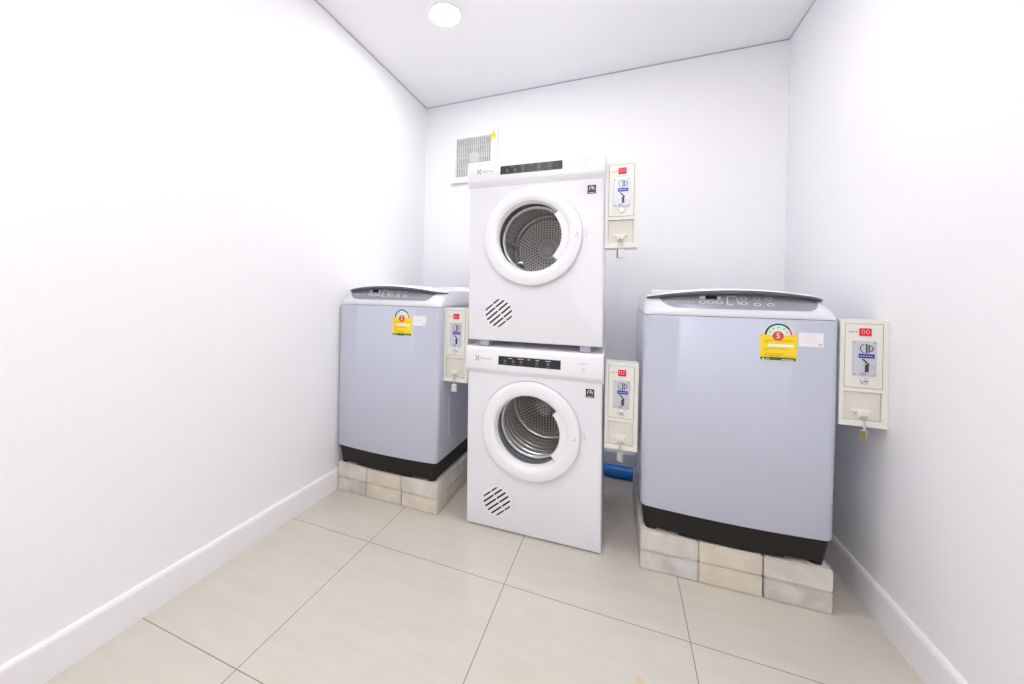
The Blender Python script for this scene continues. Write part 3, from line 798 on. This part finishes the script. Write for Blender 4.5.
# ------------------------------------------------------------------ coin boxes with padlocks
def coin_box(x, y, z, rz, label, digits, locklabel, lock_turn=0.6, w=0.126):
    t = thing('coin_box', label, 'coin box', (x, y, z), rz, 'cream coin boxes beside the machines')
    H_, D_ = 0.358, 0.078
    hw = w / 2; f = 0.011
    ux = lambda u: -hw + w * u
    uz = lambda v: H_ * (1 - v)
    bm = bmesh.new()
    box(bm, -hw, hw, 0.012, D_, 0.0, H_)
    box(bm, -hw, -hw + f, 0.0, 0.012, 0.0, H_); box(bm, hw - f * 1.35, hw, 0.0, 0.012, 0.0, H_)
    for a, b in ((H_ - 0.012, H_), (uz(0.675), uz(0.64)), (0.0, 0.020)): box(bm, -hw + f, hw - f * 1.35, 0.0, 0.012, a, b)
    bmesh.ops.remove_doubles(bm, verts=bm.verts, dist=1e-6)
    obj('case', bm, CREAM, t)
    # seal line around upper door
    xa, xb = -hw + f + 0.0015, hw - f * 1.35 - 0.0015
    za, zb = uz(0.64) + 0.0015, H_ - 0.012 - 0.0015
    bm = boxbm(xa, xb, -0.001, 0.012, za, zb)
    dp = obj('upper_door', bm, CREAM, t, bevel=0.0015)
    bm = boxbm(xa - 0.0014, xb + 0.0014, 0.004, 0.011, za - 0.0014, zb + 0.0014)
    obj('door_gap', bm, GREYINK, t)
    yf = -0.001
    bm = bmesh.new(); plate(bm, rect(ux(0.385), ux(0.625), uz(0.148), uz(0.078)), yf - 0.003, yf)
    ds = obj('digit_display', bm, REDD, dp); ds['label'] = 'red lit two-digit display'
    bm = text_bm(digits, 0.0225, ux(0.505), uz(0.1125), yf - 0.003, 0.0006, 'CENTER', sx=1.05); obj('digit', bm, DIGIT, ds)
    bm = bmesh.new()
    for k in range(4):
        a = ux(0.165) + k * 0.0062
        plate(bm, rect(a, a + 0.0036, uz(0.120), uz((0.108, 0.106, 0.111, 0.107)[k])), yf - 0.0006, yf)
    obj('lettering', bm, REDT, dp)
    # coin acceptor
    px0, px1, pz0, pz1 = ux(0.25), ux(0.74), uz(0.525), uz(0.195)
    bm = boxbm(px0, px1, yf - 0.004, yf, pz0, pz1)
    cp = obj('coin_plate', bm, COINPL, dp, bevel=0.002)
    y1 = yf - 0.004
    bm = bmesh.new()
    for sx in (px0 + 0.006, px1 - 0.006):
        for sz in (pz0 + 0.006, pz1 - 0.006): cyl(bm, (sx, y1, sz), (sx, y1 - 0.0015, sz), 0.0022, 10)
    obj('screw', bm, GREYINK, cp)
    cx_, cz_ = ux(0.52), uz(0.265)
    bm = bmesh.new()
    arc_band(bm, cx_, cz_, 0.0145, 0.0165, PI * 0.6, PI * 1.4, y1 - 0.001, y1, None, 14)
    arc_band(bm, cx_ + 0.008, cz_, 0.0085, 0.011, -PI * 0.45, PI * 0.45, y1 - 0.001, y1, None, 12)
    plate(bm, rect(cx_ - 0.001, cx_ + 0.0025, cz_ - 0.016, cz_ + 0.016), y1 - 0.0012, y1)
    plate(bm, rect(cx_ + 0.0055, cx_ + 0.0085, cz_ - 0.013, cz_ + 0.013), y1 - 0.0012, y1)
    obj('coin_slot', bm, INK, cp)
    bm = bmesh.new(); plate(bm, rect(ux(0.37), ux(0.69), uz(0.355), uz(0.315)), y1 - 0.0008, y1); bl = obj('blue_label', bm, BLUEL, cp)
    bm = bmesh.new()
    for k in range(5): plate(bm, rect(ux(0.40) + k * 0.0066, ux(0.40) + k * 0.0066 + 0.0046, uz(0.339), uz(0.331)), y1 - 0.0012, y1 - 0.0006)
    obj('label_print', bm, COINPL, bl)
    bm = bmesh.new()
    plate(bm, [(ux(0.43), uz(0.366)), (ux(0.47), uz(0.362)), (ux(0.60), uz(0.415)), (ux(0.57), uz(0.423))], y1 - 0.0009, y1)
    plate(bm, rect(ux(0.50), ux(0.575), uz(0.485), uz(0.415)), y1 - 0.0012, y1)
    obj('return_slot', bm, INK, cp)
    bm = bmesh.new(); cyl(bm, (ux(0.65), y1, uz(0.43)), (ux(0.65), y1 - 0.004, uz(0.43)), 0.005, 16); obj('return_button', bm, CHROME, cp, smooth=0.6)
    bm = bmesh.new()
    for k in range(3): plate(bm, rect(ux(0.40) + k * 0.006, ux(0.40) + k * 0.006 + 0.0035, uz(0.515), uz(0.49)), y1 - 0.0007, y1)
    obj('plate_print', bm, GREYINK, cp)
    bm = bmesh.new(); lathe(bm, [(0.0115, yf), (0.0115, yf - 0.004), (0.0085, yf - 0.006), (0.0005, yf - 0.006)], ux(0.5), uz(0.57), 28)
    kl = obj('key_lock', bm, CHROME, dp, smooth=0.5)
    bm = boxbm(ux(0.5) - 0.004, ux(0.5) + 0.006, yf - 0.0066, yf - 0.0055, uz(0.57) - 0.0012, uz(0.57) + 0.0012); obj('keyhole', bm, INK, kl)
    # cash drawer below
    bm = boxbm(xa + 0.001, xb - 0.001, 0.0085, 0.0125, 0.0215, uz(0.675) - 0.002)
    cd = obj('cash_door', bm, CREAMD, t, bevel=0.001)
    bm = bmesh.new()
    box(bm, ux(0.27), ux(0.68), 0.001, 0.0085, uz(0.865), uz(0.835))
    box(bm, ux(0.37), ux(0.60), -0.002, 0.0085, uz(0.90), uz(0.865))
    hs = obj('hasp', bm, CREAM, cd, bevel=0.0012)
    bm = bmesh.new()
    xc, zc = ux(0.50), 0.030
    tube(bm, [(xc + 0.009 * math.cos(a), -0.004 - 0.004 * math.sin(a), zc + 0.0085 * math.sin(a)) for a in [PI * k / 10 for k in range(-10, 11)]], 0.0018, 8)
    obj('staple', bm, CHROME, hs, smooth=0.8)
    # padlock hanging from the staple: a thing of its own
    q = Matrix.Rotation(rz, 3, 'Z') @ Vector((xc, -0.008, 0))
    pl = thing('padlock', locklabel, 'padlock', (x + q.x, y + q.y, z - 0.028), rz + lock_turn, 'padlocks under the coin boxes')
    bm = bmesh.new(); box(bm, -0.0125, 0.0125, -0.008, 0.008, -0.016, 0.020)
    bd = obj('body', bm, CHROME, pl, bevel=0.002)
    bm = bmesh.new(); box(bm, -0.0140, -0.0124, -0.0075, 0.0075, -0.015, 0.019); obj('shaded_side', bm, BRASS_SHADE, bd)  # dark brown plate paints the shaded side of the padlock
    bm = bmesh.new(); cyl(bm, (0, 0, -0.016), (0, 0, -0.0175), 0.004, 14); obj('key_cylinder', bm, BRASS_SHADE, bd)
    bm = bmesh.new()
    tube(bm, [(-0.0068, 0, 0.018), (-0.0068, 0, 0.034)] + [(0.0068 * math.cos(a), 0, 0.036 + 0.0105 * math.sin(a)) for a in [PI - PI * k / 10 for k in range(0, 11)]] + [(0.0068, 0, 0.034), (0.0068, 0, 0.018)], 0.0022, 10)
    obj('shackle', bm, CHROME, pl, smooth=0.8)
    return t
coin_box(1.2915, 1.690, 1.272, 0.0, 'cream coin box beside the upper dryer', '00', 'small padlock hanging from the coin box beside the upper dryer', 0.3)
coin_box(1.3065, 1.690, 0.437, 0.0, 'cream coin box beside the lower dryer, above the blue pipe', '02', 'small padlock hanging under the coin box beside the lower dryer', -0.7)
coin_box(0.5555, 1.690, 0.640, 0.0, 'cream coin box between the left washing machine and the dryers', '00', 'small padlock hanging from the coin box at the left washing machine', 0.2)
coin_box(2.0597, 1.675, 0.648, 0.0, 'cream coin box between the right washing machine and the right wall', '00', 'small padlock hanging from the coin box at the right wall', 0.9)

# ------------------------------------------------------------------ exhaust fan
FXC, FZC = 0.286, 2.064
t = thing('exhaust_fan', 'square white exhaust fan with vertical slats high on the back wall', 'exhaust fan', (FXC, BY(FXC), FZC), -0.0131)
HFr, HG = 0.180, 0.138
bm = bmesh.new()
for a in (rect(-HFr, -HG, -HFr, HFr), rect(HG, HFr, -HFr, HFr), rect(-HG, HG, HG, HFr), rect(-HG, HG, -HFr, -HG)): plate(bm, a, -0.030, 0.0)
bmesh.ops.remove_doubles(bm, verts=bm.verts, dist=1e-6)
obj('frame', bm, PLASTIC, t, bevel=0.004)
bm = boxbm(-HG, HG, -0.004, 0.0, -HG, HG); obj('housing', bm, FANBACK, t)
bm = bmesh.new(); lathe(bm, [(0.128, -0.004), (0.128, -0.012), (0.132, -0.012), (0.137, -0.004)], 0, 0, 48); obj('fan_ring', bm, FANBLADE, t, smooth=0.5)
bm = bmesh.new(); lathe(bm, [(0.040, -0.006), (0.040, -0.017), (0.032, -0.0205), (0.001, -0.021)], 0, 0, 32); obj('hub', bm, FANHUB, t, smooth=0.5)
for k in range(5):
    bm = bmesh.new(); a = 2 * PI * k / 5 + 0.3
    rows = []
    for i in range(5):
        r_ = 0.038 + 0.084 * i / 4; wd = 0.30 + 0.12 * math.sin(PI * i / 4)
        rows.append([(r_, a - wd, -0.016), (r_, a, -0.0125), (r_, a + wd, -0.008)])
    V = [[bm.verts.new((r_ * math.cos(q), y, r_ * math.sin(q))) for r_, q, y in row] for row in rows]
    for i in range(4):
        for j in range(2): bm.faces.new((V[i][j], V[i][j + 1], V[i + 1][j + 1], V[i + 1][j]))
    rr = bmesh.ops.extrude_face_region(bm, geom=bm.faces[:])
    for v in [g for g in rr['geom'] if isinstance(g, bmesh.types.BMVert)]: v.co.y += 0.0015
    obj('fan_blade', bm, FANBLADE, t, smooth=0.7)
bm = bmesh.new()
for i in range(19):
    x = -HG + 2 * HG * (i + 0.5) / 19
    box(bm, x - 0.0036, x + 0.0036, -0.029, -0.0235, -HG, HG)
for z in (-0.075, 0.0, 0.075): box(bm, -HG, HG, -0.0245, -0.0225, z - 0.002, z + 0.002)
obj('grille', bm, SLAT, t)
bm = bmesh.new()
plate(bm, circ(0.150, 0.125, 0.021, 14), -0.0325, -0.030)
plate(bm, rect(0.144, 0.160, 0.135, 0.162), -0.0325, -0.030)
o = obj('tag', bm, YELLOW, t); o['label'] = 'small yellow tag at the top right corner'

# ------------------------------------------------------------------ blue pipe along the back wall
bm = bmesh.new()
cyl(bm, (0.70, 2.434, 0.036), (2.0, 2.424, 0.036), 0.0355, 32)
for x in (0.90, 1.70):
    y = 2.434 - 0.01 * (x - 0.7) / 1.3
    cyl(bm, (x, y, 0.0405), (x + 0.06, y, 0.0405), 0.0402, 32)
o = obj('water_pipe', bm, PIPE, smooth=0.6)
tag(o, 'thick blue plastic pipe lying on the floor along the back wall', 'pipe')
